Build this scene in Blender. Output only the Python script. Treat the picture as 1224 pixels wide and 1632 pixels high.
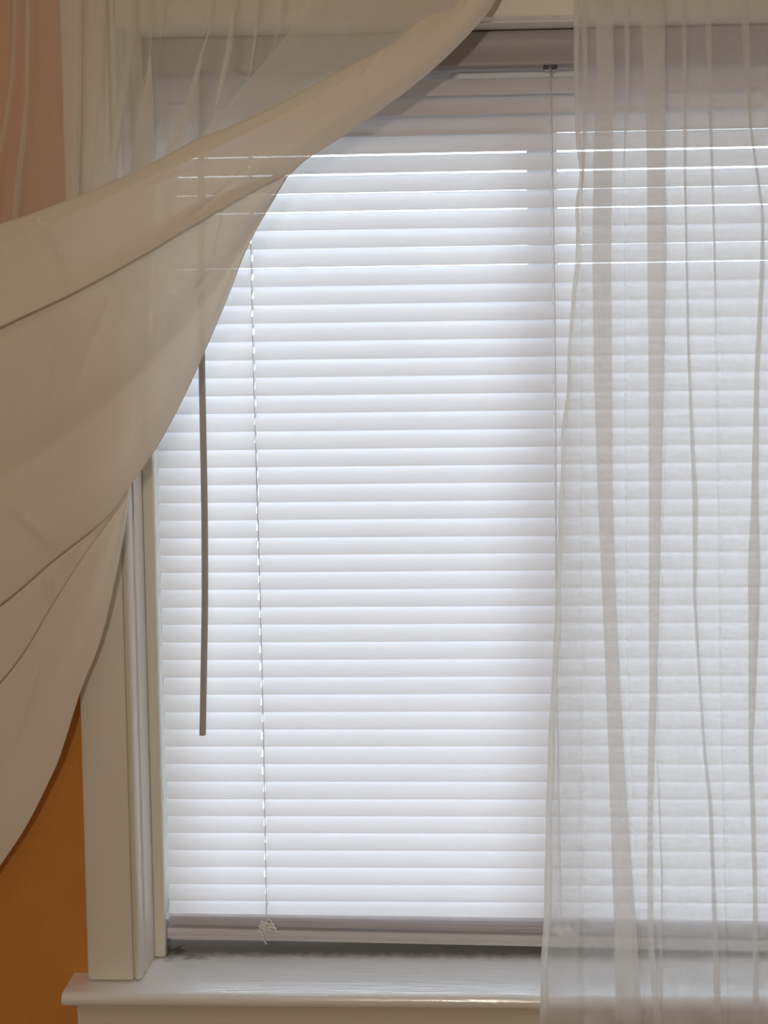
import bpy, bmesh, math, random
from mathutils import Matrix, Vector

random.seed(7)
S = bpy.context.scene
for o in list(bpy.data.objects):
    bpy.data.objects.remove(o, do_unlink=True)
C = S.collection

# ------------------------------------------------------------------ camera
F = 2000.0                       # focal length in pixels of the 1224x1632 frame
PPX, PPY = 718.0, 540.0          # principal point (shifted lens)
CAM = Vector((0.0, -1.425, 1.45))
YAW, PITCH, ROLL = 0.041, -0.045, -0.0155
ROT = (Matrix.Rotation(YAW, 3, 'Z') @ Matrix.Rotation(math.pi / 2 + PITCH, 3, 'X')
       @ Matrix.Rotation(ROLL, 3, 'Z'))
cd = bpy.data.cameras.new('camera')
cam = bpy.data.objects.new('camera', cd)
C.objects.link(cam)
cd.sensor_fit = 'VERTICAL'
cd.sensor_height = 24.0
cd.sensor_width = 18.0
cd.lens = 24.0 * F / 1632.0
cd.shift_x = (612.0 - PPX) / 1632.0
cd.shift_y = -(816.0 - PPY) / 1632.0
cd.clip_start = 0.02
cam.matrix_world = Matrix.Translation(CAM) @ ROT.to_4x4()
S.camera = cam

# ------------------------------------------------------------------ sky
SKY = 7.7                        # zenith of a bright overcast sky
w = bpy.data.worlds.new('overcast_sky')
S.world = w
w.use_nodes = True
bg = w.node_tree.nodes['Background']
bg.inputs['Color'].default_value = (0.77, 0.87, 1.0, 1)
wn = w.node_tree
wtc = wn.nodes.new('ShaderNodeTexCoord')
wsx = wn.nodes.new('ShaderNodeSeparateXYZ')
wmr = wn.nodes.new('ShaderNodeMapRange')
wmr.inputs[1].default_value = 0.0
wmr.inputs[2].default_value = 1.0
wmr.inputs[3].default_value = SKY * 0.8
wmr.inputs[4].default_value = SKY
wn.links.new(wtc.outputs['Generated'], wsx.inputs[0])
wn.links.new(wsx.outputs[2], wmr.inputs[0])
wn.links.new(wmr.outputs[0], bg.inputs['Strength'])

# ------------------------------------------------------------------ lights
LAMP = 24.5
ld = bpy.data.lights.new('room_lamp', 'POINT')
ld.energy = LAMP
ld.color = (1.0, 0.875, 0.73)
ld.shadow_soft_size = 0.03
lo = bpy.data.objects.new('room_lamp', ld)
lo.location = (-0.15, -2.15, 1.56)
C.objects.link(lo)

S.view_settings.view_transform = 'Standard'
S.view_settings.look = 'None'
S.view_settings.exposure = 0.0
S.view_settings.gamma = 1.0
S.view_settings.use_curve_mapping = False
S.cycles.transparent_max_bounces = 24
S.cycles.max_bounces = 10
S.cycles.diffuse_bounces = 5
S.cycles.transmission_bounces = 10
S.cycles.sample_clamp_indirect = 8.0


def P(px, py, Y):
    """point of the plane y = Y that the photograph shows at pixel (px, py)"""
    d = ROT @ Vector(((px - PPX) / F, -(py - PPY) / F, -1.0))
    k = (Y - CAM.y) / d.y
    return CAM + d * k


# ------------------------------------------------------------------ materials
def nodes(name):
    m = bpy.data.materials.new(name)
    m.use_nodes = True
    nt = m.node_tree
    for n in list(nt.nodes):
        nt.nodes.remove(n)
    out = nt.nodes.new('ShaderNodeOutputMaterial')
    return m, nt, out


def principled(name, col, rough=0.5, spec=0.5, bump=0.0, bscale=200.0, vary=0.0, vscale=6.0, coat=0.0, stretch=None):
    m, nt, out = nodes(name)
    b = nt.nodes.new('ShaderNodeBsdfPrincipled')
    b.inputs['Base Color'].default_value = (*col, 1)
    b.inputs['Roughness'].default_value = rough
    b.inputs['Specular IOR Level'].default_value = spec
    b.inputs['Coat Weight'].default_value = coat
    b.inputs['Coat Roughness'].default_value = 0.12
    nt.links.new(b.outputs[0], out.inputs[0])
    tc = nt.nodes.new('ShaderNodeTexCoord')
    src = tc.outputs['Object']
    if stretch:
        mp = nt.nodes.new('ShaderNodeMapping')
        mp.inputs['Scale'].default_value = stretch
        nt.links.new(src, mp.inputs[0])
        src = mp.outputs[0]
    if vary:
        n = nt.nodes.new('ShaderNodeTexNoise')
        n.inputs['Scale'].default_value = vscale
        n.inputs['Detail'].default_value = 6
        nt.links.new(src, n.inputs['Vector'])
        r = nt.nodes.new('ShaderNodeMix')
        r.data_type = 'RGBA'
        r.inputs[6].default_value = (*[c * (1 - vary) for c in col], 1)
        r.inputs[7].default_value = (*[min(1, c * (1 + vary)) for c in col], 1)
        nt.links.new(n.outputs['Fac'], r.inputs[0])
        nt.links.new(r.outputs[2], b.inputs['Base Color'])
    if bump:
        n2 = nt.nodes.new('ShaderNodeTexNoise')
        n2.inputs['Scale'].default_value = bscale
        n2.inputs['Detail'].default_value = 4
        nt.links.new(src, n2.inputs['Vector'])
        bp = nt.nodes.new('ShaderNodeBump')
        bp.inputs['Strength'].default_value = bump
        bp.inputs['Distance'].default_value = 0.002
        nt.links.new(n2.outputs['Fac'], bp.inputs['Height'])
        nt.links.new(bp.outputs[0], b.inputs['Normal'])
    return m


def sheer(name, col, through, trans_mix=0.5, bump=0.15):
    """thin woven voile: open weave lets rays pass, threads scatter to both sides"""
    m, nt, out = nodes(name)
    tr = nt.nodes.new('ShaderNodeBsdfTransparent')
    df = nt.nodes.new('ShaderNodeBsdfDiffuse')
    tl = nt.nodes.new('ShaderNodeBsdfTranslucent')
    df.inputs[0].default_value = (*col, 1)
    tl.inputs[0].default_value = (*col, 1)
    mx = nt.nodes.new('ShaderNodeMixShader')
    mx.inputs[0].default_value = trans_mix
    nt.links.new(df.outputs[0], mx.inputs[1])
    nt.links.new(tl.outputs[0], mx.inputs[2])
    m2 = nt.nodes.new('ShaderNodeMixShader')
    m2.inputs[0].default_value = through
    nt.links.new(mx.outputs[0], m2.inputs[1])
    nt.links.new(tr.outputs[0], m2.inputs[2])
    nt.links.new(m2.outputs[0], out.inputs[0])
    # slightly uneven weave density
    tc = nt.nodes.new('ShaderNodeTexCoord')
    n = nt.nodes.new('ShaderNodeTexNoise')
    n.inputs['Scale'].default_value = 240
    n.inputs['Detail'].default_value = 5
    nt.links.new(tc.outputs['Object'], n.inputs['Vector'])
    mr = nt.nodes.new('ShaderNodeMapRange')
    mr.inputs[1].default_value = 0.3
    mr.inputs[2].default_value = 0.7
    mr.inputs[3].default_value = through - 0.012
    mr.inputs[4].default_value = through + 0.012
    nt.links.new(n.outputs['Fac'], mr.inputs[0])
    nt.links.new(mr.outputs[0], m2.inputs[0])
    return m


def vinyl_slat(name, col, tl_fac):
    m, nt, out = nodes(name)
    df = nt.nodes.new('ShaderNodeBsdfPrincipled')
    df.inputs['Base Color'].default_value = (*col, 1)
    df.inputs['Roughness'].default_value = 0.38
    df.inputs['Specular IOR Level'].default_value = 0.35
    tl = nt.nodes.new('ShaderNodeBsdfTranslucent')
    tl.inputs[0].default_value = (0.93, 0.90, 0.90, 1)
    mx = nt.nodes.new('ShaderNodeMixShader')
    mx.inputs[0].default_value = tl_fac
    nt.links.new(df.outputs[0], mx.inputs[1])
    nt.links.new(tl.outputs[0], mx.inputs[2])
    nt.links.new(mx.outputs[0], out.inputs[0])
    return m


def glass_pane(name):
    m, nt, out = nodes(name)
    tr = nt.nodes.new('ShaderNodeBsdfTransparent')
    tr.inputs[0].default_value = (0.95, 0.97, 0.97, 1)
    gl = nt.nodes.new('ShaderNodeBsdfGlossy')
    gl.inputs['Roughness'].default_value = 0.02
    fr = nt.nodes.new('ShaderNodeFresnel')
    fr.inputs[0].default_value = 1.45
    mx = nt.nodes.new('ShaderNodeMixShader')
    nt.links.new(fr.outputs[0], mx.inputs[0])
    nt.links.new(tr.outputs[0], mx.inputs[1])
    nt.links.new(gl.outputs[0], mx.inputs[2])
    nt.links.new(mx.outputs[0], out.inputs[0])
    return m


def sill_paint(name, corner):
    """gloss paint with brush streaks and a mildew stain in the window corner"""
    m, nt, out = nodes(name)
    L = nt.links
    b = nt.nodes.new('ShaderNodeBsdfPrincipled')
    b.inputs['Roughness'].default_value = 0.16
    b.inputs['IOR'].default_value = 2.0
    b.inputs['Specular IOR Level'].default_value = 0.6
    L.new(b.outputs[0], out.inputs[0])
    tc = nt.nodes.new('ShaderNodeTexCoord')
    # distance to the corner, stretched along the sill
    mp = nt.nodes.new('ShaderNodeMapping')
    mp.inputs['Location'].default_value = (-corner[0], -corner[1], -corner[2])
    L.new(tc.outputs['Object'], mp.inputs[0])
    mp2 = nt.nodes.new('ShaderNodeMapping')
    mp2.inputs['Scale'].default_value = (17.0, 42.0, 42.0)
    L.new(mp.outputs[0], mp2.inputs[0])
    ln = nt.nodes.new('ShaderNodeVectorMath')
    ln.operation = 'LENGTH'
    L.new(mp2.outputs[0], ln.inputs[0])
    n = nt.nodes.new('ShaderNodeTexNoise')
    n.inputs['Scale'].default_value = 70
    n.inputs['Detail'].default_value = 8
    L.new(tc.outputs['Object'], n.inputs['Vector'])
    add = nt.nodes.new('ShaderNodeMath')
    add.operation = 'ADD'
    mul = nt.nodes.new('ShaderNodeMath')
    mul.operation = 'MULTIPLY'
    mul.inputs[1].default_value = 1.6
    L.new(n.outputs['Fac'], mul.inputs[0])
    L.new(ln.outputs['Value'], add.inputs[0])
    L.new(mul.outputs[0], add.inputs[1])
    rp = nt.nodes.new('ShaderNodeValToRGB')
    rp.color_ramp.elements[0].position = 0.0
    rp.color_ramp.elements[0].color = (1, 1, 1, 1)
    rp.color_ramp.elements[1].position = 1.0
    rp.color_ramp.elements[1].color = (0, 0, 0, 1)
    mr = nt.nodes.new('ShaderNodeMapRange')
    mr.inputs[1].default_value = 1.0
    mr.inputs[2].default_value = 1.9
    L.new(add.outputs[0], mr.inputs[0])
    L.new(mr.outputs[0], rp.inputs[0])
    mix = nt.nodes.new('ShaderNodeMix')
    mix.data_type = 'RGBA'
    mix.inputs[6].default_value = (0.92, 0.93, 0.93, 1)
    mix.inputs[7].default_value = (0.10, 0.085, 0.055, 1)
    # dark band under the blind: grime with the rail's shade and reflection painted in
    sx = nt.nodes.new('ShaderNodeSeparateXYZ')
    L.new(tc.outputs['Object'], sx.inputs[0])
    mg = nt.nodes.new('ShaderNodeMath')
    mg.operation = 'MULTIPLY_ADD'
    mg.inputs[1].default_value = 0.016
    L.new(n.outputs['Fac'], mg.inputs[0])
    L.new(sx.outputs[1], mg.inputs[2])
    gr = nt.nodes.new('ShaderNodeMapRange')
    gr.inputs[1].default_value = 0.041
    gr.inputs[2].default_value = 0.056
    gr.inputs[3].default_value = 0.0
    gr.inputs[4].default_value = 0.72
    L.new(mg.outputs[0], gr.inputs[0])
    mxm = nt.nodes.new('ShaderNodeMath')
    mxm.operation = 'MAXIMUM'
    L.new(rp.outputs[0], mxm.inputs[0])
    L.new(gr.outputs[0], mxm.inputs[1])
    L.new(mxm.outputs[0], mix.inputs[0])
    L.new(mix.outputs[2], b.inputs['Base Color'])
    # brush streaks
    mp3 = nt.nodes.new('ShaderNodeMapping')
    mp3.inputs['Scale'].default_value = (14, 240, 240)
    L.new(tc.outputs['Object'], mp3.inputs[0])
    n2 = nt.nodes.new('ShaderNodeTexNoise')
    n2.inputs['Scale'].default_value = 1.5
    n2.inputs['Detail'].default_value = 5
    L.new(mp3.outputs[0], n2.inputs['Vector'])
    bp = nt.nodes.new('ShaderNodeBump')
    bp.inputs['Strength'].default_value = 0.35
    bp.inputs['Distance'].default_value = 0.0012
    L.new(n2.outputs['Fac'], bp.inputs['Height'])
    L.new(bp.outputs[0], b.inputs['Normal'])
    return m


M = {}
M['wall'] = principled('orange_wall_paint', (0.70, 0.30, 0.07), 0.75, 0.25, 0.35, 420, 0.10, 25)
M['beige'] = principled('beige_wall_paint', (0.55, 0.51, 0.45), 0.85, 0.2, 0.1, 200)
M['ceil'] = principled('white_ceiling_paint', (0.8, 0.78, 0.74), 0.9, 0.2, 0.1, 150)
M['floor'] = principled('brown_floor', (0.30, 0.19, 0.11), 0.5, 0.4, 0.2, 40, 0.2, 5)
M['trim'] = principled('cream_gloss_trim', (0.83, 0.80, 0.72), 0.42, 0.45, 0.25, 60, 0.03, 8, stretch=(1, 1, 0.25))
M['vinyl'] = principled('white_vinyl_frame', (0.84, 0.86, 0.87), 0.4, 0.4)
M['glass'] = glass_pane('window_glass')
M['slat'] = vinyl_slat('white_vinyl_slat', (0.87, 0.855, 0.87), 0.29)
M['rail'] = principled('white_vinyl_rail', (0.68, 0.68, 0.70), 0.35, 0.4)
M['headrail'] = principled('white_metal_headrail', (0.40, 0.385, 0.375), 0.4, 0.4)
M['dark'] = principled('dark_plastic', (0.02, 0.02, 0.022), 0.4)
M['cord'] = principled('white_cord', (0.88, 0.87, 0.82), 0.8, 0.1)
M['ladder'] = principled('grey_ladder_string', (0.55, 0.54, 0.54), 0.8, 0.1)
M['wand'] = principled('grey_plastic_wand', (0.50, 0.48, 0.46), 0.25, 0.5)
M['sheer'] = sheer('cream_voile', (0.91, 0.895, 0.855), 0.54, 0.47)
M['back'] = sheer('cream_voile_back', (0.91, 0.875, 0.80), 0.50, 0.36)
M['swept'] = sheer('cream_voile_gathered', (0.97, 0.92, 0.83), 0.11, 0.15)
M['hem'] = sheer('cream_voile_hem', (0.94, 0.89, 0.77), 0.28, 0.25)
M['hem2'] = sheer('cream_voile_double', (0.93, 0.915, 0.87), 0.36, 0.48)
M['rod'] = principled('dark_metal_rod', (0.10, 0.08, 0.07), 0.35, 0.5)
M['ground'] = principled('pale_paving', (0.38, 0.38, 0.36), 0.9, 0.1)


# ------------------------------------------------------------------ helpers
def link(name, me, mat, parent=None):
    o = bpy.data.objects.new(name, me)
    C.objects.link(o)
    if mat is not None and not me.materials:
        me.materials.append(mat)
    if parent is not None:
        o.parent = parent
    return o


def tag(o, label, cat, group=None, kind=None):
    o['label'] = label
    if cat:
        o['category'] = cat
    if group:
        o['group'] = group
    if kind:
        o['kind'] = kind
    return o


def empty(name, loc):
    o = bpy.data.objects.new(name, None)
    o.empty_display_size = 0.05
    o.location = loc
    C.objects.link(o)
    return o


def keep(o, parent):
    """parent without moving the geometry (parent is an untransformed-rotation Empty)"""
    o.parent = parent
    o.matrix_parent_inverse = Matrix.Translation(parent.location).inverted()
    return o


def bm_box(bm, x0, x1, y0, y1, z0, z1):
    v = [bm.verts.new(p) for p in ((x0, y0, z0), (x1, y0, z0), (x1, y1, z0), (x0, y1, z0),
                                   (x0, y0, z1), (x1, y0, z1), (x1, y1, z1), (x0, y1, z1))]
    for f in ((3, 2, 1, 0), (4, 5, 6, 7), (0, 1, 5, 4), (1, 2, 6, 5), (2, 3, 7, 6), (3, 0, 4, 7)):
        bm.faces.new([v[i] for i in f])


def bm_to(name, bm, mat, parent=None, smooth=False, bevel=0.0, seg=2):
    bmesh.ops.recalc_face_normals(bm, faces=bm.faces[:])
    if bevel:
        bmesh.ops.bevel(bm, geom=bm.edges[:], offset=bevel, segments=seg, affect='EDGES', profile=0.5)
    me = bpy.data.meshes.new(name)
    bm.to_mesh(me)
    bm.free()
    if smooth:
        for p in me.polygons:
            p.use_smooth = True
    o = bpy.data.objects.new(name, me)
    C.objects.link(o)
    me.materials.append(mat)
    if parent is not None:
        keep(o, parent)
    return o


def box(name, x0, x1, y0, y1, z0, z1, mat, parent=None, bevel=0.0, seg=2):
    bm = bmesh.new()
    bm_box(bm, x0, x1, y0, y1, z0, z1)
    return bm_to(name, bm, mat, parent, bevel=bevel, seg=seg, smooth=False)


def extrude_profile(name, pts, axis, a0, a1, mat, parent=None, smooth_angle=35):
    """closed 2D outline swept along x ('X': pts are (y,z)) or along z ('Z': pts are (x,y))"""
    bm = bmesh.new()
    rings = []
    for a in (a0, a1):
        if axis == 'X':
            rings.append([bm.verts.new((a, p[0], p[1])) for p in pts])
        else:
            rings.append([bm.verts.new((p[0], p[1], a)) for p in pts])
    n = len(pts)
    for i in range(n):
        bm.faces.new([rings[0][i], rings[0][(i + 1) % n], rings[1][(i + 1) % n], rings[1][i]])
    bm.faces.new(rings[0][::-1])
    bm.faces.new(rings[1])
    o = bm_to(name, bm, mat, parent)
    for p in o.data.polygons:
        p.use_smooth = len(p.vertices) == 4
    o.data.set_sharp_from_angle(angle=math.radians(smooth_angle))
    return o


def tube(name, pts, r, mat, parent=None, sides=6, closed=False):
    """one tube along a polyline, as mesh"""
    bm = bmesh.new()
    bm_tube(bm, pts, r, sides)
    return bm_to(name, bm, mat, parent, smooth=True)


def bm_tube(bm, pts, r, sides=6):
    pts = [Vector(p) for p in pts]
    prev = None
    ref = Vector((0.31, 0.84, 0.44)).normalized()
    for i, p in enumerate(pts):
        t = (pts[min(i + 1, len(pts) - 1)] - pts[max(i - 1, 0)]).normalized()
        a = t.cross(ref)
        if a.length < 1e-4:
            a = t.cross(Vector((1, 0, 0)))
        a.normalize()
        ref = a.cross(t)
        b = ref.normalized()
        ring = [bm.verts.new(p + (a * math.cos(2 * math.pi * k / sides) + b * math.sin(2 * math.pi * k / sides)) * r)
                for k in range(sides)]
        if prev:
            for k in range(sides):
                bm.faces.new([prev[k], prev[(k + 1) % sides], ring[(k + 1) % sides], ring[k]])
        else:
            bm.faces.new(ring[::-1])
        prev = ring
    bm.faces.new(prev)


def catmull(pts, n):
    """n points along a Catmull-Rom through pts, spaced by chord length"""
    P_ = [Vector(p) for p in pts]
    if len(P_) == 1:
        return [P_[0]] * n
    d = [0.0]
    for a, b in zip(P_, P_[1:]):
        d.append(d[-1] + (b - a).length)
    out = []
    for k in range(n):
        s = d[-1] * k / (n - 1)
        i = 0
        while i < len(P_) - 2 and s > d[i + 1]:
            i += 1
        h = d[i + 1] - d[i]
        t = (s - d[i]) / h if h > 1e-9 else 0.0
        p1, p2 = P_[i], P_[i + 1]
        m1 = (P_[i + 1] - P_[i - 1]) * (h / (d[i + 1] - d[i - 1])) if i > 0 else (p2 - p1)
        m2 = (P_[i + 2] - P_[i]) * (h / (d[i + 2] - d[i])) if i + 2 < len(P_) else (p2 - p1)
        t2, t3 = t * t, t * t * t
        out.append(p1 * (2 * t3 - 3 * t2 + 1) + m1 * (t3 - 2 * t2 + t) + p2 * (-2 * t3 + 3 * t2) + m2 * (t3 - t2))
    return out


def interp(tab, y):
    """piecewise-linear table [(y, value), ...]; None outside"""
    if y <= tab[0][0]:
        return tab[0][1]
    for (a, va), (b, vb) in zip(tab, tab[1:]):
        if y <= b:
            t = (y - a) / (b - a)
            return va + (vb - va) * t
    return tab[-1][1]


def sm(tab, y):
    """smoothed table"""
    return (interp(tab, y - 14) + interp(tab, y - 5) + interp(tab, y + 5) + interp(tab, y + 14)) / 4


# ------------------------------------------------------------------ layout from the picture
Y_CAS = -0.018                    # front of the casings
Y_STOP = 0.034                    # front of the stop bead
Y_BL = 0.055                      # slat axis
XO_L = P(217, 1300, Y_CAS).x      # opening, left
XO_R = P(1478, 900, Y_CAS).x      # opening, right
Z_HEAD = P(850, 27, Y_CAS).z      # opening, top
SILL_F = -0.046                   # sill nose
Z_SILL = P(480, 1588, SILL_F).z   # sill top
X_SILL_L = P(97, 1584, SILL_F).x
X_SILL_R = 2 * (XO_L + XO_R) / 2 - X_SILL_L
X_CAS_L = P(133, 1400, Y_CAS).x
X_CAS_R = (XO_L + XO_R) - X_CAS_L
X_ST = P(255, 1200, Y_STOP).x     # inner edge of the stop bead
X_SLAT0 = P(264, 1200, Y_BL).x
X_SLAT1 = (XO_L + XO_R) - X_SLAT0
ROOM = (-1.75, 2.05, -3.3, 2.5)   # x0, x1, y0, height
TH = 0.15                         # wall thickness

# ------------------------------------------------------------------ room shell
STR = 'structure'
r0, r1, rb, rh = ROOM
bm = bmesh.new()
bm_box(bm, r0 - .1, XO_L, 0, TH, 0, rh)
bm_box(bm, XO_R, r1 + .1, 0, TH, 0, rh)
bm_box(bm, XO_L, XO_R, 0, TH, Z_HEAD, rh)
bm_box(bm, XO_L, XO_R, 0, TH, 0, Z_SILL - 0.02)
o = bm_to('wall_front', bm, M['wall'])
tag(o, 'burnt orange painted wall around the window', 'wall', kind=STR)
o = box('wall_left', r0 - .1, r0, rb, 0, 0, rh, M['beige']); tag(o, 'beige side wall left of the window', 'wall', kind=STR)
o = box('wall_right', r1, r1 + .1, rb, 0, 0, rh, M['beige']); tag(o, 'beige side wall right of the window', 'wall', kind=STR)
o = box('wall_back', r0 - .1, r1 + .1, rb - .1, rb, 0, rh, M['beige']); tag(o, 'beige wall facing the window', 'wall', kind=STR)
o = box('floor', r0 - .1, r1 + .1, rb - .1, TH, -.1, 0, M['floor']); tag(o, 'brown floor of the room', 'floor', kind=STR)
o = box('ceiling', r0 - .1, r1 + .1, rb - .1, TH, rh, rh + .1, M['ceil']); tag(o, 'white ceiling of the room', 'ceiling', kind=STR)
o = box('ground', -30, 30, TH + 0.02, 50, -0.9, -0.8, M['ground']); tag(o, 'pale ground outside the window', 'ground', kind=STR)

# ------------------------------------------------------------------ trim around the window


def casing_profile(x_out, x_in):
    """flat board, rounded outer corner, narrow bead along the inner edge after a thin groove"""
    s = 1 if x_in > x_out else -1
    y = Y_CAS
    b = 0.0075 * s
    pts = [(x_out, 0.0), (x_out, y + .006), (x_out + .0018 * s, y + .002), (x_out + .006 * s, y)]
    xg = x_in - b
    pts += [(xg - .0045 * s, y), (xg - .002 * s, y + .0012), (xg - .0008 * s, y + .006), (xg + .0004 * s, y + .006)]
    pts += [(xg + .0012 * s, y + .0022), (xg + .003 * s, y + .0006), (xg + .0055 * s, y + .001), (x_in - .0004 * s, y + .003), (x_in, y + .007), (x_in, 0.0)]
    return pts


ztop_cas = Z_HEAD + 0.075
o = extrude_profile('trim_1', casing_profile(X_CAS_L, XO_L), 'Z', Z_SILL + .002, ztop_cas, M['trim'])
tag(o, 'cream painted upright casing left of the blind', 'casing', kind=STR)
o = extrude_profile('trim_2', casing_profile(X_CAS_R, XO_R), 'Z', Z_SILL + .002, ztop_cas, M['trim'])
tag(o, 'cream painted upright casing right of the blind', 'casing', kind=STR)
hp = [(0.0, Z_HEAD), (Y_CAS + .004, Z_HEAD), (Y_CAS + .001, Z_HEAD + .0012), (Y_CAS, Z_HEAD + .004),
      (Y_CAS, Z_HEAD + .069), (Y_CAS + .003, Z_HEAD + .075), (0.0, Z_HEAD + .075)]
o = extrude_profile('trim_3', hp, 'X', XO_L + .0003, XO_R - .0003, M['trim'])
tag(o, 'cream painted head casing above the blind', 'casing', kind=STR)

# jamb linings
Y_OUT = TH
jt = 0.002
for nm, xa, xb, lab in (('trim_4', XO_L, XO_L + jt, 'left'), ('trim_5', XO_R - jt, XO_R, 'right')):
    o = box(nm, xa, xb, 0.0, Y_OUT, Z_SILL, Z_HEAD, M['trim'])
    tag(o, 'painted jamb lining at the %s of the window' % lab, 'jamb', kind=STR)
o = box('trim_6', XO_L + jt, XO_R - jt, 0.0, Y_OUT, Z_HEAD - jt, Z_HEAD, M['trim'])
tag(o, 'painted head lining above the blind', 'jamb', kind=STR)
# stop beads
for nm, xa, xb, lab in (('trim_7', XO_L + jt, X_ST, 'left'), ('trim_8', (XO_L + XO_R) - X_ST, XO_R - jt, 'right')):
    o = box(nm, xa, xb, Y_STOP, Y_STOP + .010, Z_SILL, Z_HEAD - jt, M['trim'], bevel=.0015)
    tag(o, 'narrow cream stop bead on the %s jamb' % lab, 'bead', kind=STR)

# sill board with bullnose, and apron
sn = []
zt, zb_ = Z_SILL, Z_SILL - 0.0165
sn.append((Y_OUT, zb_))
sn.append((Y_OUT, zt))
sn.append((SILL_F + .008, zt))
for k in range(9):
    a = math.pi / 2 + math.pi * k / 8
    cy, cz = SILL_F + .0075, (zt + zb_) / 2 + 0.0
    sn.append((cy + .0075 * math.cos(a), cz + .00825 * math.sin(a)))
sn.append((SILL_F + .010, zb_))
# cut the sill round the wall: nose with horns in front of the wall, inner board in the opening
nose = [(0.0, zb_), (0.0, zt)] + sn[2:]
bm = bmesh.new()


def sweep_x(bm, pts, xa, xb):
    ra = [bm.verts.new((xa, p[0], p[1])) for p in pts]
    rb_ = [bm.verts.new((xb, p[0], p[1])) for p in pts]
    n = len(pts)
    for i in range(n):
        bm.faces.new([ra[i], ra[(i + 1) % n], rb_[(i + 1) % n], rb_[i]])
    bm.faces.new(ra[::-1])
    bm.faces.new(rb_)


sweep_x(bm, nose, X_SILL_L, XO_L + jt)
sweep_x(bm, sn, XO_L + jt, XO_R - jt)
sweep_x(bm, nose, XO_R - jt, X_SILL_R)
bmesh.ops.remove_doubles(bm, verts=bm.verts[:], dist=1e-6)
bm.faces.ensure_lookup_table()
corner = P(266, 1512, 0.055)
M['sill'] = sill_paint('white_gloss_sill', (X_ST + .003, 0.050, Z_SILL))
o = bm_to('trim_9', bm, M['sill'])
for p in o.data.polygons:
    p.use_smooth = len(p.vertices) == 4
o.data.set_sharp_from_angle(angle=math.radians(40))
bv = o.modifiers.new('soft', 'BEVEL'); bv.width = .003; bv.segments = 2; bv.limit_method = 'ANGLE'; bv.angle_limit = 1.2
tag(o, 'white gloss window sill with rounded nose', 'sill', kind=STR)
# apron under the sill
ax = P(124, 1620, -.018).x
ap = [(0.0, zb_), (-.026, zb_), (-.027, zb_ - .004), (-.020, zb_ - .012), (-.018, zb_ - .03), (-.018, zb_ - .075), (-.014, zb_ - .082), (0.0, zb_ - .082)]
o = extrude_profile('trim_10', ap, 'X', ax, (XO_L + XO_R) - ax, M['trim'])
tag(o, 'cream moulded apron below the window sill', 'apron', kind=STR)

# ------------------------------------------------------------------ window: vinyl slider
win = empty('window_1', ((XO_L + XO_R) / 2, .11, Z_SILL))
tag(win, 'white two-pane sliding window behind the blind', 'window', kind=STR)
YF0, YF1 = 0.098, 0.145
xl, xr = XO_L + jt, XO_R - jt
zt_ = Z_HEAD - jt
zL = P(700, 236, .1).z            # top of the left pane
zR = P(1000, 203, .1).z           # top of the right pane
xs0, xs1 = P(840, 300, .1).x, P(888, 300, .1).x
xsl = P(286, 900, .1).x
xsr = XO_L + XO_R - xsl
zbot = Z_SILL + .045
box('frame_head', xl, xr, YF0, YF1, zR, zt_, M['vinyl'], win)
box('frame_foot', xl, xr, YF0, YF1, Z_SILL, Z_SILL + .03, M['vinyl'], win)
box('gap_light_block', xl, xr, .074, YF0, Z_SILL, Z_SILL + .026, M['vinyl'], win)  # unseen ledge added to block daylight below the bottom rail
box('frame_side', xl, xl + .012, YF0, YF1, Z_SILL + .03, zR, M['vinyl'], win)
box('frame_side', xr - .012, xr, YF0, YF1, Z_SILL + .03, zR, M['vinyl'], win)
box('meeting_stile', xs0, xs1, YF0, YF1, Z_SILL + .03, zR, M['vinyl'], win)
sash = box('sash_rail', xl + .012, xs0, YF0, YF1 - .015, zL, zR, M['vinyl'], win)
box('sash_rail', xl + .012, xs0, YF0, YF1 - .015, Z_SILL + .03, zbot, M['vinyl'], win)
box('sash_stile', xl + .012, xsl, YF0, YF1 - .015, zbot, zL, M['vinyl'], win)
box('sash_stile', xsr, xr - .012, YF0, YF1 - .015, Z_SILL + .03, zR, M['vinyl'], win)
box('pane', xsl, xs0, .118, .121, zbot, zL, M['glass'], win)
box('pane', xs1, xsr, .118, .121, Z_SILL + .03, zR, M['glass'], win)

# daylight portal at the opening (guides sky sampling, emits nothing itself)
pd = bpy.data.lights.new('daylight_portal', 'AREA')
pd.shape = 'RECTANGLE'
pd.size = XO_R - XO_L
pd.size_y = Z_HEAD - Z_SILL
pd.cycles.is_portal = True
po = bpy.data.objects.new('daylight_portal', pd)
po.location = ((XO_L + XO_R) / 2, TH + .005, (Z_HEAD + Z_SILL) / 2)
po.rotation_euler = (-math.pi / 2, 0, 0)
C.objects.link(po)

# ------------------------------------------------------------------ venetian blind
SW = 0.0254
TILT = math.radians(64.4)
LINES = [157, 187.3, 219, 247.5, 277.5, 308, 337.4, 367.5, 396.7, 425.8, 456, 485.4, 514.2, 543.6, 572.7, 600.8, 629.8,
         658.2, 686.9, 716, 744, 772, 800.2, 828.5, 856.7, 884.4, 912, 939.5, 967.7, 995.3, 1023.7, 1051.7, 1079.8,
         1107.3, 1135.2, 1162.8, 1190.4, 1218.3, 1246.4, 1274.2, 1301.5, 1328.5, 1356, 1383, 1410.5, 1437.2, 1461.5]
LX = (P(402, 400, Y_BL).x, P(879, 300, Y_BL).x)
LX = (LX[0], LX[1], 2 * LX[1] - LX[0])
SL = X_SLAT1 - X_SLAT0
blind = empty('venetian_blind', (X_SLAT0, Y_BL, Z_SILL + .004))
tag(blind, 'closed white venetian blind hanging in the window', 'blind')


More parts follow.
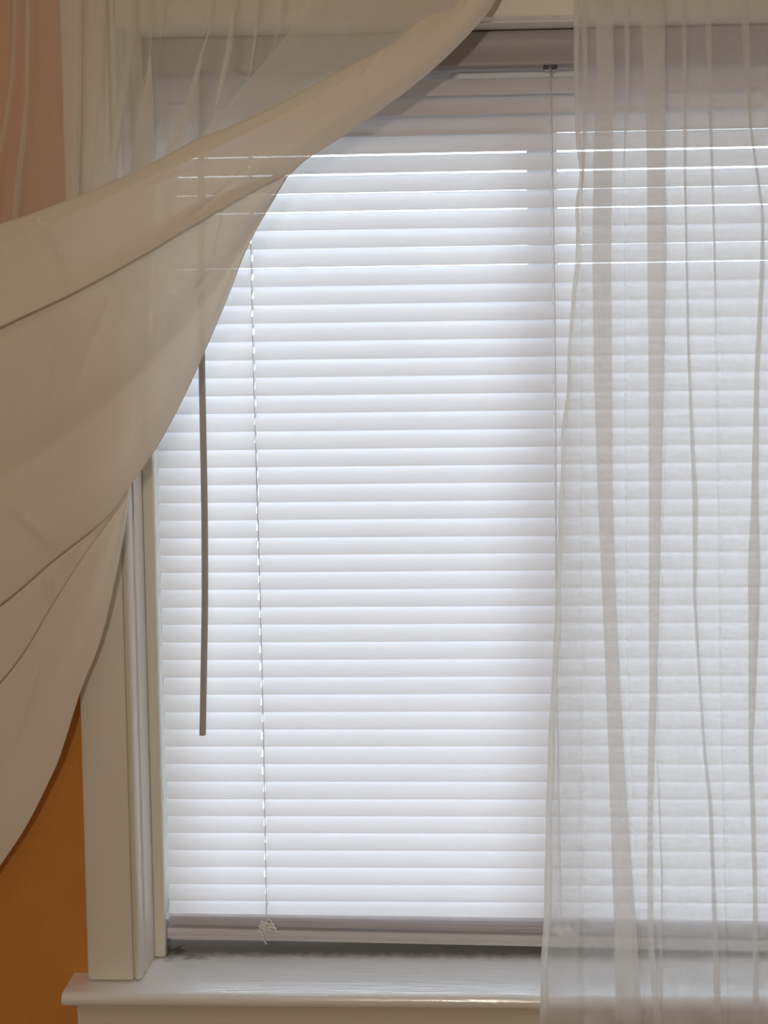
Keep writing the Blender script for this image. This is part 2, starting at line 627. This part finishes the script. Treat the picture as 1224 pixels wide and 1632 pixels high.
def slat_mesh(lx):
    bm = bmesh.new()
    ss = [-1, -.86, -.7, -.5, -.33, 0, .33, .5, .7, .86, 1]
    h = SW / 2
    crown = 0.0035
    rr = .0045

    def col(x, end=0):
        out = []
        for s in ss:
            xx = x
            if end:
                t = max(0.0, (abs(s) * h - (h - rr)) / rr)
                xx = x + end * rr * (1 - math.sqrt(max(0, 1 - t * t)))
            out.append(bm.verts.new((xx, s * h, crown * ((1 - .25 * s * s - .75 * s ** 5) if s > 0 else (1 - .25 * s * s)))))
        return out
    cols = [(col(0, 1), False), (col(rr), False)]
    for a in lx:
        cols.append((col(a - .0012), True))
        cols.append((col(a + .0012), False))
    cols.append((col(SL - rr), False))
    cols.append((col(SL, -1), False))
    for (c0, hole), (c1, _) in zip(cols, cols[1:]):
        for j in range(10):
            if hole and j in (4, 5):
                continue
            bm.faces.new([c0[j], c1[j], c1[j + 1], c0[j + 1]])
    me = bpy.data.meshes.new('slat')
    bm.to_mesh(me)
    bm.free()
    for p in me.polygons:
        p.use_smooth = True
    me.materials.append(M['slat'])
    return me


SLAT = slat_mesh([a - X_SLAT0 for a in LX])
half = SW / 2
yoff, zoff = half * math.cos(TILT), half * math.sin(TILT)
slat_z = []
for i, ly in enumerate(LINES):
    tilt = TILT + math.radians(random.uniform(-.06, .06)) - math.radians(1.7) * max(0, 1 - i / 6)
    ze = P(610, ly, Y_BL - yoff).z
    o = bpy.data.objects.new('slat', SLAT)
    C.objects.link(o)
    # local +y points to the glass; lower edge is on the room side
    zc = ze + zoff
    dz = random.uniform(-.0005, .0005)
    o.rotation_euler = (tilt, random.uniform(-.0006, .0006), 0)
    o.location = (X_SLAT0 + random.uniform(-.0008, .0008), Y_BL, zc)
    slat_z.append(zc)
    keep(o, blind)

# slats resting in a pile on the bottom rail; pile and rail sag to the right
zr0 = P(268, 1479, Y_BL - .012).z
zr1 = P(865, 1492, Y_BL - .012).z
slope = math.atan2(zr1 - zr0, P(865, 1492, Y_BL).x - P(268, 1479, Y_BL).x)
RH = .0125
for k in range(5):
    o = bpy.data.objects.new('slat', SLAT)
    C.objects.link(o)
    o.rotation_euler = (math.radians([-3, -2, -5, -3, -1][k]), -slope * (1.0 - .16 * k), 0)
    o.location = (X_SLAT0 + random.uniform(-.001, .001), Y_BL + .002 + random.uniform(-.001, .001), zr0 + .0004 + .0030 * k)
    keep(o, blind)
rp_ = []
for (y, z) in ((-.0125, -.0125), (-.0130, -.0095), (-.0118, -.0082), (-.0128, -.0070), (-.0132, -.0028), (-.0112, -.0003),
               (0, .0004), (.0112, -.0003), (.0132, -.003), (.0132, -.010), (.0120, -.0125)):
    rp_.append((y, z))
rail = extrude_profile('bottom_rail', rp_, 'X', 0, SL, M['rail'])
rail.rotation_euler = (0, -slope, 0)
rail.location = (X_SLAT0, Y_BL, zr0)
keep(rail, blind)
for q in LX:
    t = tube('rail_button', [(q + .002, Y_BL - .004, zr0 + slope * (q - X_SLAT0) - .0126), (q + .002, Y_BL - .004, zr0 + slope * (q - X_SLAT0) - .0165)], .0032, M['rail'], blind, 10)

# head rail: folded metal channel with cord slots in its floor
HY0, HY1 = 0.036, 0.074
hz0 = P(850, 103, HY0).z
hz1 = P(850, 46, HY0).z
hz1 = min(hz1, Z_HEAD - jt - .002)
hpf = [(HY0 + .0018, hz0), (HY0 + .0003, hz0 + .0012), (HY0, hz0 + .004), (HY0 + .0022, hz0 + .012), (HY0 + .003, hz0 + .02), (HY0 + .0022, hz1 - .010), (HY0, hz1 - .003),
       (HY0 + .0008, hz1), (HY1, hz1), (HY1, hz0), ]
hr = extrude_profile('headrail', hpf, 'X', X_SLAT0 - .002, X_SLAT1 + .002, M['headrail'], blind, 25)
for q in LX:
    for s in (-1, 1):
        b_ = box('cord_slot', q + s * .0047 - .0034, q + s * .0047 + .0034, HY0 + .004, HY0 + .030, hz0 - .0012, hz0 + .0004, M['dark'])
        b_.parent = hr
        b_.matrix_parent_inverse = hr.matrix_parent_inverse.copy()
        b_.matrix_parent_inverse = Matrix.Identity(4) if hr.parent is None else Matrix.Translation(Vector((0, 0, 0)))
    c_ = box('cord_clip', q - .0062, q + .0062, HY0 + .030, HY0 + .033, hz0 - .0022, hz0 + .0002, M['rail'], None, bevel=.0006)
    c_.parent = hr

# cords: lift cord (front) and ladder string (front and back of the slats)


def cord_pts(x, wob, z0, z1, y, n=40):
    out = []
    for k in range(n):
        t = k / (n - 1)
        out.append((x + wob * math.sin(5.2 * t + x * 9) * math.sin(math.pi * t), y, z0 + (z1 - z0) * t))
    return out


zlow = zr0 + .014
for i, q in enumerate(LX):
    zl = zlow + slope * (q - X_SLAT0)
    tube('ladder_string', cord_pts(q + .0008, .0016, hz0, zl, Y_BL - yoff - .0022), .00038, M['ladder'], blind, 5)
    tube('ladder_string', cord_pts(q, .0006, hz0, zl, Y_BL + yoff + .0022), .00038, M['ladder'], blind, 5)
    tube('lift_cord', cord_pts(q, .0004, hz0, zl, Y_BL), .0007, M['cord'], blind, 5)


def tangle(cx, cy, cz, seed, wide=.026, tall=.011):
    rnd = random.Random(seed)
    pts = []
    n = 8
    key = []
    for k in range(n * 2):
        a = k * 2.55 + rnd.uniform(-.4, .4)
        rr = rnd.uniform(.35, 1.0)
        key.append((cx + wide / 1.5 * rr * math.cos(a), cy - .004 + rnd.uniform(-.0035, .0025), cz + tall * rr * math.sin(a) * (.55 + .45 * rnd.random())))
    key.append((cx - .006, cy - .004, cz - tall * .6))
    key.append((cx - .004, cy - .004, cz - tall * 1.6))
    key.append((cx - .0015, cy - .003, cz - tall * 2.0))
    return catmull(key, 260)


ty = Y_BL - .015
for (tx, tyy, sd) in ((427, 1474, 3), (897, 1481, 11)):
    c_ = P(tx, tyy, ty)
    tube('cord_tangle', tangle(c_.x, c_.y, c_.z, sd), .0008, M['cord'], blind, 5)

# tilt wand
wpx = [(321, 128), (321, 200), (321.5, 560), (324, 700), (326, 820), (326.5, 960), (325, 1060), (323, 1171)]
YW = Y_BL - .027
wp = catmull([P(a, b, YW) for a, b in wpx], 40)
wand = bpy.data.objects.new('tilt_wand', None)
bm = bmesh.new()
bm_tube(bm, wp, .0043, 6)
wand = bm_to('tilt_wand', bm, M['wand'], blind)
hk = tube('wand_hook', [wp[0] + Vector((0, 0, -.004)), wp[0] + Vector((0, .001, .004)), wp[0] + Vector((0, .006, .010)), wp[0] + Vector((0, .011, .009)), Vector((wp[0].x, HY0 + .006, hz0 + .001))], .0012, M['dark'])
hk.parent = wand

# ------------------------------------------------------------------ curtain rod (above the frame)
Z_ROD = P(800, -110, -.06).z
rod = empty('curtain_rod', (0.0, 0.0, Z_ROD))
tag(rod, 'slim dark curtain rod above the window', 'curtain rod')
tube('rod', [(-.85, -.026, Z_ROD), (1.0, -.026, Z_ROD)], .005, M['rod'], rod, 12)
for bx_ in (-.80, .95):
    bmk = bmesh.new()
    bm_box(bmk, bx_ - .006, bx_ + .006, -.028, 0, Z_ROD - .012, Z_ROD - .006)
    bm_box(bmk, bx_ - .012, bx_ + .012, -.004, 0, Z_ROD - .035, Z_ROD + .025)
    bm_to('bracket', bmk, M['rod'], rod)


# ------------------------------------------------------------------ curtains
def grid_mesh(name, rows, mat, parent):
    me = bpy.data.meshes.new(name)
    nr, nc = len(rows), len(rows[0])
    vs = [tuple(p) for r in rows for p in r]
    fs = [(i * nc + j, i * nc + j + 1, (i + 1) * nc + j + 1, (i + 1) * nc + j) for i in range(nr - 1) for j in range(nc - 1)]
    me.from_pydata(vs, [], fs)
    for p in me.polygons:
        p.use_smooth = True
    me.materials.append(mat)
    o = bpy.data.objects.new(name, me)
    C.objects.link(o)
    keep(o, parent)
    return o


def hanging_sheet(name, ys, left, right, folds, ybase, mat, parent, wave, layer=.0022, gap=8):
    """a hanging panel; every fold is a real Z-fold (three layers) whose place and width vary with height.
    left/right: tables y->x; folds: [(centre table, width table)] ordered left to right; ybase(x, y): depth"""
    rows = []
    for y in ys:
        xl_, xr_ = left(y), right(y)
        nodes_ = [(xl_, 0.0)]
        for cen, wid in folds:
            c_, w_ = sm(cen, y), max(0.0, sm(wid, y))
            a, b = c_ - w_ / 2, c_ + w_ / 2
            if b > xr_ - 1:
                b = xr_ - 1
                a = min(a, b)
            if a < xl_ + 1:
                a = xl_ + 1
                b = max(a, b)
            nodes_ += [(b, 1), (a, 2), (b, 3)]
        nodes_.append((xr_, 4))
        row = []
        for k in range(len(nodes_) - 1):
            (x0, t0), (x1, t1) = nodes_[k], nodes_[k + 1]
            folded = (t0 == 1 and t1 == 2) or (t0 == 2 and t1 == 3)
            n = 4 if folded else gap
            for q in range(n):
                t = q / n
                x = x0 + (x1 - x0) * t
                if t0 == 1 and t1 == 2:
                    d = layer * (0.0 + 1.0 * t)
                elif t0 == 2 and t1 == 3:
                    d = layer * (1.0 + 1.0 * t)
                elif t0 == 3:
                    d = layer * 2 * (1 - t) ** 1.5
                else:
                    d = 0.0
                row.append((x, d))
        row.append((xr_, 0.0))
        rows.append([P(x, y, ybase(x, y) + wave(x, y) - d) for x, d in row])
    o = grid_mesh(name, rows, mat, parent)
    # the pressed folds keep a crisp edge
    flat = []
    for _ in folds:
        flat += [False] * gap + [True] * 8
    flat += [False] * gap
    nq_ = len(rows[0]) - 1
    for k, p in enumerate(o.data.polygons):
        if flat[k % nq_]:
            p.use_smooth = False
    return o


def yrange(a, b, step):
    n = int((b - a) / step)
    return [a + (b - a) * k / n for k in range(n + 1)]


# ---- right curtain: hangs straight over the sill
RC = empty('sheer_curtain', P(1200, 1880, -.058))
tag(RC, 'sheer cream curtain panel hanging straight down on the right', 'curtain')
R_left = [(-110, 910), (0, 914), (120, 915), (230, 918), (280, 925), (320, 917), (380, 918), (432, 917), (450, 913), (520, 908), (560, 905), (620, 904),
          (640, 901), (700, 893), (735, 895), (800, 891), (1000, 884), (1020, 883), (1120, 877), (1200, 873), (1320, 870), (1450, 867), (1540, 862), (1632, 860), (1900, 856)]
R_folds = [
    ([(-110, 928), (0, 930), (150, 934), (260, 930), (330, 926)], [(-110, 10), (0, 9), (120, 7), (220, 7), (290, 3), (330, 0)]),
    ([(-110, 958), (0, 962), (120, 965), (250, 961), (400, 959), (600, 961), (800, 965), (1000, 973), (1200, 982), (1400, 992), (1500, 998), (1632, 1002), (1900, 1006)],
     [(-110, 26), (0, 28), (150, 28), (250, 30), (400, 30), (600, 29), (800, 24), (1000, 22), (1200, 25), (1400, 32), (1500, 37), (1632, 41), (1900, 44)]),
    ([(-110, 996), (100, 1000), (200, 997), (280, 994), (1000, 998), (1200, 1004), (1632, 1027), (1900, 1032)], [(-110, 10), (60, 8), (160, 6), (240, 2), (280, 0)]),
    ([(-110, 1036), (0, 1038), (120, 1044), (250, 1046), (400, 1047), (600, 1046), (800, 1044), (1000, 1042), (1100, 1041), (1200, 1038), (1300, 1036), (1400, 1036), (1500, 1037), (1632, 1048), (1900, 1056)],
     [(-110, 42), (0, 42), (120, 34), (250, 30), (400, 31), (600, 25), (800, 20), (1000, 16), (1100, 12), (1200, 11), (1300, 8), (1400, 10), (1500, 9), (1632, 12), (1900, 14)]),
    ([(-110, 1062), (300, 1064), (600, 1061), (1000, 1052), (1180, 1046), (1260, 1050), (1400, 1055), (1632, 1053), (1900, 1072)], [(1180, 0), (1260, 2), (1400, 3), (1500, 2), (1632, 6), (1900, 10)]),
    ([(-110, 1092), (0, 1090), (100, 1091), (300, 1092), (400, 1094), (550, 1097), (700, 1103), (800, 1108), (950, 1107), (1050, 1113), (1200, 1123), (1280, 1132), (1400, 1137), (1500, 1140), (1632, 1144), (1900, 1152)],
     [(-110, 10), (0, 9), (150, 5), (300, 4), (400, 3), (550, 4), (700, 6), (800, 9), (950, 5), (1050, 4), (1200, 4), (1280, 6), (1400, 6), (1500, 8), (1632, 13), (1900, 18)]),
    ([(-110, 1126), (0, 1128), (150, 1131), (300, 1136), (400, 1139), (540, 1141), (1200, 1150), (1632, 1160), (1900, 1174)], [(-110, 13), (0, 11), (150, 6), (300, 4), (400, 3), (500, 2), (540, 0)]),
    ([(-110, 1180), (200, 1196), (340, 1216), (430, 1215), (600, 1206), (800, 1203), (1000, 1201), (1100, 1199), (1200, 1196), (1290, 1200), (1400, 1203), (1632, 1205), (1900, 1210)],
     [(-110, 16), (100, 10), (200, 4), (340, 4), (430, 7), (600, 8), (700, 10), (800, 12), (900, 20), (1000, 17), (1100, 12), (1200, 7), (1290, 8), (1400, 7), (1632, 10), (1900, 16)]),
    ([(-110, 1262), (800, 1270), (1900, 1280)], [(-110, 20), (500, 18), (1900, 34)]),
    ([(-110, 1340), (800, 1330), (1900, 1350)], [(-110, 24), (500, 30), (1900, 34)]),
    ([(-110, 1420), (800, 1430), (1900, 1440)], [(-110, 18), (500, 22), (1900, 30)]),
]


def r_base(x, y):
    # hangs clear of the sill nose
    return -.056 - .006 * min(1, max(0, (y - 300) / 1200))


def r_wave(x, y):
    k = .35 + .65 * min(1, max(0, (y + 110) / 1000))
    return k * (.0035 * math.sin(x / 23 + y / 900) + .0025 * math.sin(x / 11.5 - y / 500 + 1.3))


hanging_sheet('panel', yrange(-118, 1900, 17), lambda y: sm(R_left, y), lambda y: 1500 + y * .01, R_folds, r_base, M['sheer'], RC, r_wave)


def edge_hem(name, ys, xl_, width, ybase, mat, parent, d=.0012):
    rows = []
    for y in ys:
        x, w_ = xl_(y), width(y)
        rows.append([P(x + w_ * t, y, ybase(x, y) - d * (1 if .05 < t < .95 else 0)) for t in (0, .06, .5, .94, 1)])
    return grid_mesh(name, rows, mat, parent)


edge_hem('side_hem', yrange(-118, 1900, 17), lambda y: sm(R_left, y) + .5 * math.sin(y / 19), lambda y: interp([(-110, 8), (400, 7), (640, 6), (700, 9), (1000, 9), (1400, 11), (1632, 12), (1900, 13)], y) + 1.2 * math.sin(y / 31),
         lambda x, y: r_base(x, y) + r_wave(x, y), M['hem2'], RC)

# ---- left curtain: gathered up and pulled aside to the left
LC = empty('sheer_curtain', P(0, 1380, -.05))
tag(LC, 'sheer cream curtain panel swept diagonally aside to the left', 'curtain')
EDGE = [(-118, 838), (0, 786), (49, 750), (121, 674), (186, 588), (219, 540), (250, 490), (282, 454), (382, 396), (470, 361), (553, 326), (640, 285), (713, 245), (775, 203),
        (841, 195), (882, 187), (988, 164), (1041, 148), (1094, 126), (1204, 91), (1237, 77), (1318, 36), (1380, -5), (1420, -30)]
L_folds = [
    ([(-118, -150), (1400, -170)], [(-118, 18), (1400, 18)]),
    ([(-118, -70), (1400, -80)], [(-118, 14), (1400, 24)]),
    ([(-118, 20), (0, 24), (120, 20), (200, 8), (260, -6), (500, -30), (1400, -45)], [(-118, 7), (120, 6), (260, 6), (500, 8), (1400, 3)]),
    ([(-118, 46), (0, 45), (147, 43), (208, 38), (300, 28), (500, 12), (800, -5), (1400, -35)], [(-118, 8), (147, 6), (208, 8), (500, 12), (800, 14), (1100, 0), (1400, 0)]),
    ([(-118, 128), (0, 125), (300, 121), (480, 84), (700, 74), (1000, 60), (1400, -25)], [(-118, 14), (0, 12), (300, 11), (400, 14), (700, 16), (900, 4), (1000, 0), (1400, 0)]),
    ([(-118, 168), (0, 164), (150, 160), (220, 152), (300, 145), (1400, -15)], [(-118, 10), (0, 9), (150, 5), (220, 0), (1400, 0)]),
    ([(-118, 212), (61, 209), (120, 201), (180, 190), (240, 183), (400, 168), (640, 120), (800, 108), (1400, -12)], [(-118, 18), (61, 12), (120, 12), (180, 13), (240, 10), (400, 18), (640, 22), (800, 0), (1400, 0)]),
    ([(-118, 240), (81, 240), (171, 235), (262, 230), (400, 226), (560, 221), (700, 200), (760, 190), (1400, -10)], [(-118, 10), (0, 6), (81, 2), (171, 20), (262, 33), (400, 36), (560, 20), (700, 4), (760, 0), (1400, 0)]),
    ([(-118, 262), (30, 258), (80, 255), (200, 250), (1400, -8)], [(-118, 12), (30, 6), (80, 0), (1400, 0)]),
    ([(-118, 352), (23, 342), (86, 321), (147, 307), (220, 283), (300, 270), (420, 262), (600, 240), (1400, -8)], [(-118, 10), (0, 2), (23, 2), (86, 5), (147, 11), (220, 23), (300, 22), (420, 8), (600, 0), (1400, 0)]),
    ([(-118, 384), (20, 374), (80, 365), (150, 350), (200, 340), (400, 300), (1400, -8)], [(-118, 8), (20, 9), (80, 12), (150, 10), (200, 4), (400, 0), (1400, 0)]),
    ([(-118, 424), (5, 413), (49, 408), (103, 401), (200, 380), (400, 310), (1400, -7)], [(-118, 6), (5, 6), (49, 6), (103, 5), (200, 0), (1400, 0)]),
    ([(-118, 470), (5, 452), (49, 444), (150, 410), (400, 320), (1400, -7)], [(-118, 10), (5, 7), (49, 3), (90, 0), (1400, 0)]),
    ([(-118, 560), (0, 520), (60, 480), (200, 400), (400, 330), (1400, -6)], [(-118, 14), (0, 10), (60, 0), (1400, 0)]),
    ([(-118, 640), (0, 610), (60, 560), (200, 430), (400, 340), (1400, -6)], [(-118, 14), (0, 10), (60, 0), (1400, 0)]),
]


def l_base(x, y):
    e = interp(EDGE, y)
    near = max(0.0, 1 - (e - x) / 90.0)       # leans out to meet the turned-up swag at its fold
    return -.037 - .006 * max(0, 1 - y / 500) - .005 * near * min(1, max(0, y / 200))


def l_wave(x, y):
    return .0025 * math.sin(x / 19 + y / 300) + .002 * math.sin(x / 8.7 - y / 420 + .6)


hanging_sheet('back_panel', yrange(-118, 1416, 15), lambda y: -230, lambda y: interp(EDGE, y) - 2, L_folds, l_base, M['back'], LC, l_wave, gap=6)

# gathers where the cloth lies doubled over itself in front of the back panel
PLEATS = [
    [(23, 342, 1), (86, 321, 5), (147, 307, 11), (220, 283, 23), (300, 258, 32)],
    [(81, 240, 1), (171, 235, 20), (275, 229, 36), (340, 226, 42)],
    [(15, 374, 5), (80, 365, 9), (150, 350, 8), (176, 343, 1)],
    [(-20, 415, 4), (49, 408, 5), (106, 401, 2)],
    [(60, 211, 6), (120, 202, 9), (180, 191, 12), (240, 183, 9), (320, 176, 8)],
    [(-60, 127, 8), (60, 125, 11), (200, 123, 12), (330, 120, 11)],
]
for pl in PLEATS:
    rows_ = []
    for y in yrange(pl[0][0], pl[-1][0], 8):
        cx_ = interp([(a, b) for a, b, c in pl], y)
        hw = interp([(a, c) for a, b, c in pl], y) / 2
        rows_.append([P(cx_ + hw * t, y, l_base(cx_, y) - .0095 - .0012 * (1 - t * t)) for t in (-1, -.5, 0, .5, 1)])
    grid_mesh('pleat', rows_, M['hem2'], LC)

# the turned-up front of the panel: a strip of creased swaths running from the rod at upper right to the lower left
NT = 96


def curve3(a, b, c, Y0, Y1=None, Y2=None, Y3=None):
    """px curve in three runs; the runs' ends share the parameter between neighbouring curves"""
    n1, n2, n3 = 84, 90, 90
    pts = [(p[0], p[1], 0) for p in a], [(p[0], p[1], 0) for p in [a[-1]] + b], [(p[0], p[1], 0) for p in [b[-1]] + c]
    c1 = catmull(pts[0], n1)
    c2 = catmull(pts[1], n2 + 1)[1:]
    c3 = catmull(pts[2], n3 + 1)[1:]
    al = c1 + c2 + c3
    ys = [Y0, Y0 if Y1 is None else Y1, Y0 if Y2 is None else Y2, Y0 if Y3 is None else Y3]
    out = []
    for i, p in enumerate(al):
        t = 3.0 * i / (len(al) - 1)
        k = min(2, int(t))
        out.append((p.x, p.y, ys[k] + (ys[k + 1] - ys[k]) * (t - k)))
    return out


def offset(cv, dist, dY):
    """same curve moved sideways (towards its upper left) by dist px, fading in from the top"""
    out = []
    n = len(cv)
    for i, (x, y, Y) in enumerate(cv):
        a, b = cv[max(0, i - 1)], cv[min(n - 1, i + 1)]
        tx, ty_ = b[0] - a[0], b[1] - a[1]
        L_ = math.hypot(tx, ty_) or 1
        k = dist(i / (n - 1)) if callable(dist) else dist
        out.append((x + ty_ / L_ * -k, y + tx / L_ * k, Y + dY))
    return out


b0 = curve3([(590, -118), (530, -50), (500, -12), (472, 32), (455, 59)], [(401, 122), (347, 184), (318, 218)], [(250, 270), (120, 335), (0, 380), (-230, 470)], -.058)
c1b = curve3([(770, -118), (742, 0), (707, 30), (655, 60), (583, 106)], [(500, 155), (391, 211), (314, 248)], [(200, 298), (163, 317), (70, 360), (0, 388), (-230, 478)], -.066)
c0 = curve3([(745, -118), (727, 3), (671, 29), (629, 65), (570, 98)], [(482, 145), (394, 190), (308, 223)], [(255, 253), (163, 296), (56, 338), (0, 357), (-230, 445)], -.074)
c1 = curve3([(775, -118), (741, 0), (707, 33), (655, 62), (583, 108)], [(500, 157), (391, 213), (314, 250)], [(200, 300), (163, 319), (70, 361), (0, 390), (-230, 480)], -.077)
c2 = curve3([(838, -118), (790, 0), (753, 49), (678, 121), (593, 186), (544, 219), (495, 250), (459, 277)], [(400, 307), (343, 340), (245, 398)], [(163, 444), (98, 477), (0, 523), (-230, 640)], -.066, -.084, -.092, -.094)
r1 = curve3([(838, -118), (789, 0), (752, 49), (677, 121), (592, 186), (543, 219), (494, 250), (458, 280)], [(430, 330), (385, 402), (340, 467), (294, 524), (229, 593)], [(143, 670), (82, 711), (25, 748), (-230, 880)], -.062)
e2 = curve3([(838, -118), (789, 0), (752, 49), (677, 121), (592, 186), (543, 219), (494, 250), (458, 282)], [(400, 382), (365, 470), (330, 553), (290, 640), (250, 713), (208, 775)], [(172, 825), (82, 898), (0, 967), (-230, 1120)], -.058)
e3 = curve3([(838, -118), (788, 0), (751, 49), (676, 121), (591, 186), (542, 219), (493, 250), (457, 282)], [(399, 382), (364, 470), (329, 553), (289, 640), (249, 713), (207, 776)], [(196, 800), (139, 878), (82, 967), (41, 1037), (0, 1090), (-230, 1320)], -.054)
e4 = curve3([(837, -118), (787, 0), (750, 49), (675, 121), (590, 186), (541, 219), (492, 250), (456, 282)], [(398, 382), (363, 470), (328, 553), (288, 640), (248, 713), (206, 777)], [(200, 841), (192, 882), (169, 988), (153, 1041), (131, 1094), (96, 1204), (82, 1237), (41, 1318), (0, 1380), (-230, 1720)], -.050)


def fade(a, b):
    return lambda t: a * max(0.0, min(1.0, (t - b) / .25))


def lerp_c(a, b, f, dY):
    return [(p[0] + (q[0] - p[0]) * f, p[1] + (q[1] - p[1]) * f, p[2] + (q[2] - p[2]) * f + dY) for p, q in zip(a, b)]


def add_span(curves, a, b, n, bulge, ripple=0.0, ph=0.0, freq=9.0):
    """interpolated curves from a (exclusive) to b (inclusive) with a bulge toward the room"""
    n = int(n * 2.5)
    for k in range(1, n + 1):
        f = k / n
        cv = lerp_c(a, b, f, -bulge * math.sin(math.pi * f))
        if ripple:
            cv = [(x, y, Y - ripple * math.sin(freq * f + ph + 2.2 * math.sin(i / 63.0)) * math.sin(math.pi * f)) for i, (x, y, Y) in enumerate(cv)]
        curves.append(cv)


curves = [b0]
add_span(curves, b0, c1b, 8, .004, .0025, .4, 11)
N_THIN = len(curves) - 1            # the strip behind the hem is a single thin layer
add_span(curves, c1b, c0, 3, .001)
add_span(curves, c0, c1, 3, .001)
add_span(curves, c1, c2, 12, .010, .0015, 1.0, 7)
u2 = offset(c2, fade(30, .28), .016)
add_span(curves, c2, u2, 3, .0)
add_span(curves, u2, r1, 10, .011, .0022, .3, 8)
add_span(curves, r1, e2, 10, .005, .002, 2.0, 7)
u4 = offset(e2, fade(16, .68), .002)
add_span(curves, e2, u4, 3, .0)
add_span(curves, u4, e3, 6, .002, .001, .5, 6)
u5 = offset(e3, fade(11, .70), .0015)
add_span(curves, e3, u5, 3, .0)
add_span(curves, u5, e4, 12, .004, .0018, 1.2, 8)
# pressed-in wrinkles: (from, to, height)
WRINKLES = [((58, 342), (112, 430), .0022), ((112, 430), (98, 455), .0012), ((186, 452), (242, 467), -.0016), ((84, 492), (74, 700), .0012),
            ((350, 345), (335, 400), .0022), ((182, 455), (112, 640), -.0014), ((262, 592), (290, 588), -.0012), ((20, 810), (102, 880), .0018),
            ((76, 915), (84, 958), .0018), ((245, 400), (240, 520), .0012), ((300, 480), (345, 420), -.0012), ((45, 1035), (60, 1028), .001),
            ((20, 1190), (60, 1060), .0010), ((700, 45), (640, 95), .0012), ((700, 20), (690, 35), -.0016), ((620, 70), (560, 140), .0012),
            ((120, 880), (150, 845), -.0012), ((225, 640), (222, 700), .0014), ((230, 300), (330, 262), .001), ((300, 350), (420, 250), -.0016)]


def wrinkle(x, y):
    d = 0.0
    for (x0, y0), (x1, y1), h in WRINKLES:
        vx, vy = x1 - x0, y1 - y0
        L2 = vx * vx + vy * vy
        t = max(0, min(1, ((x - x0) * vx + (y - y0) * vy) / L2))
        q = math.hypot(x - x0 - vx * t, y - y0 - vy * t)
        if q < 16:
            d += h * 2.2 * math.exp(-(q / 5.0) ** 2) * math.sin(math.pi * (.1 + .8 * t))
    return d


rows = [[P(x, y, Y - wrinkle(x, y)) for (x, y, Y) in cv] for cv in curves]
sf = grid_mesh('swept_front', rows, M['swept'], LC)
sf.data.materials.append(M['back'])
nq = len(rows[0]) - 1
for k in range(N_THIN * nq):
    sf.data.polygons[k].material_index = 1
# hem band along the upper edge of the swept front and along its lower edge
hb = []
add_span(hb, [(x, y, Y - .0015) for x, y, Y in c0], [(x, y, Y - .0015) for x, y, Y in c1], 4, .0012)
hb.insert(0, [(x, y, Y - .0008) for x, y, Y in c0])
grid_mesh('side_hem', [[P(*q) for q in cv] for cv in hb], M['hem'], LC)

print('SILL blind px check', Z_SILL, Z_HEAD, XO_L, XO_R, hz0, hz1, slope)
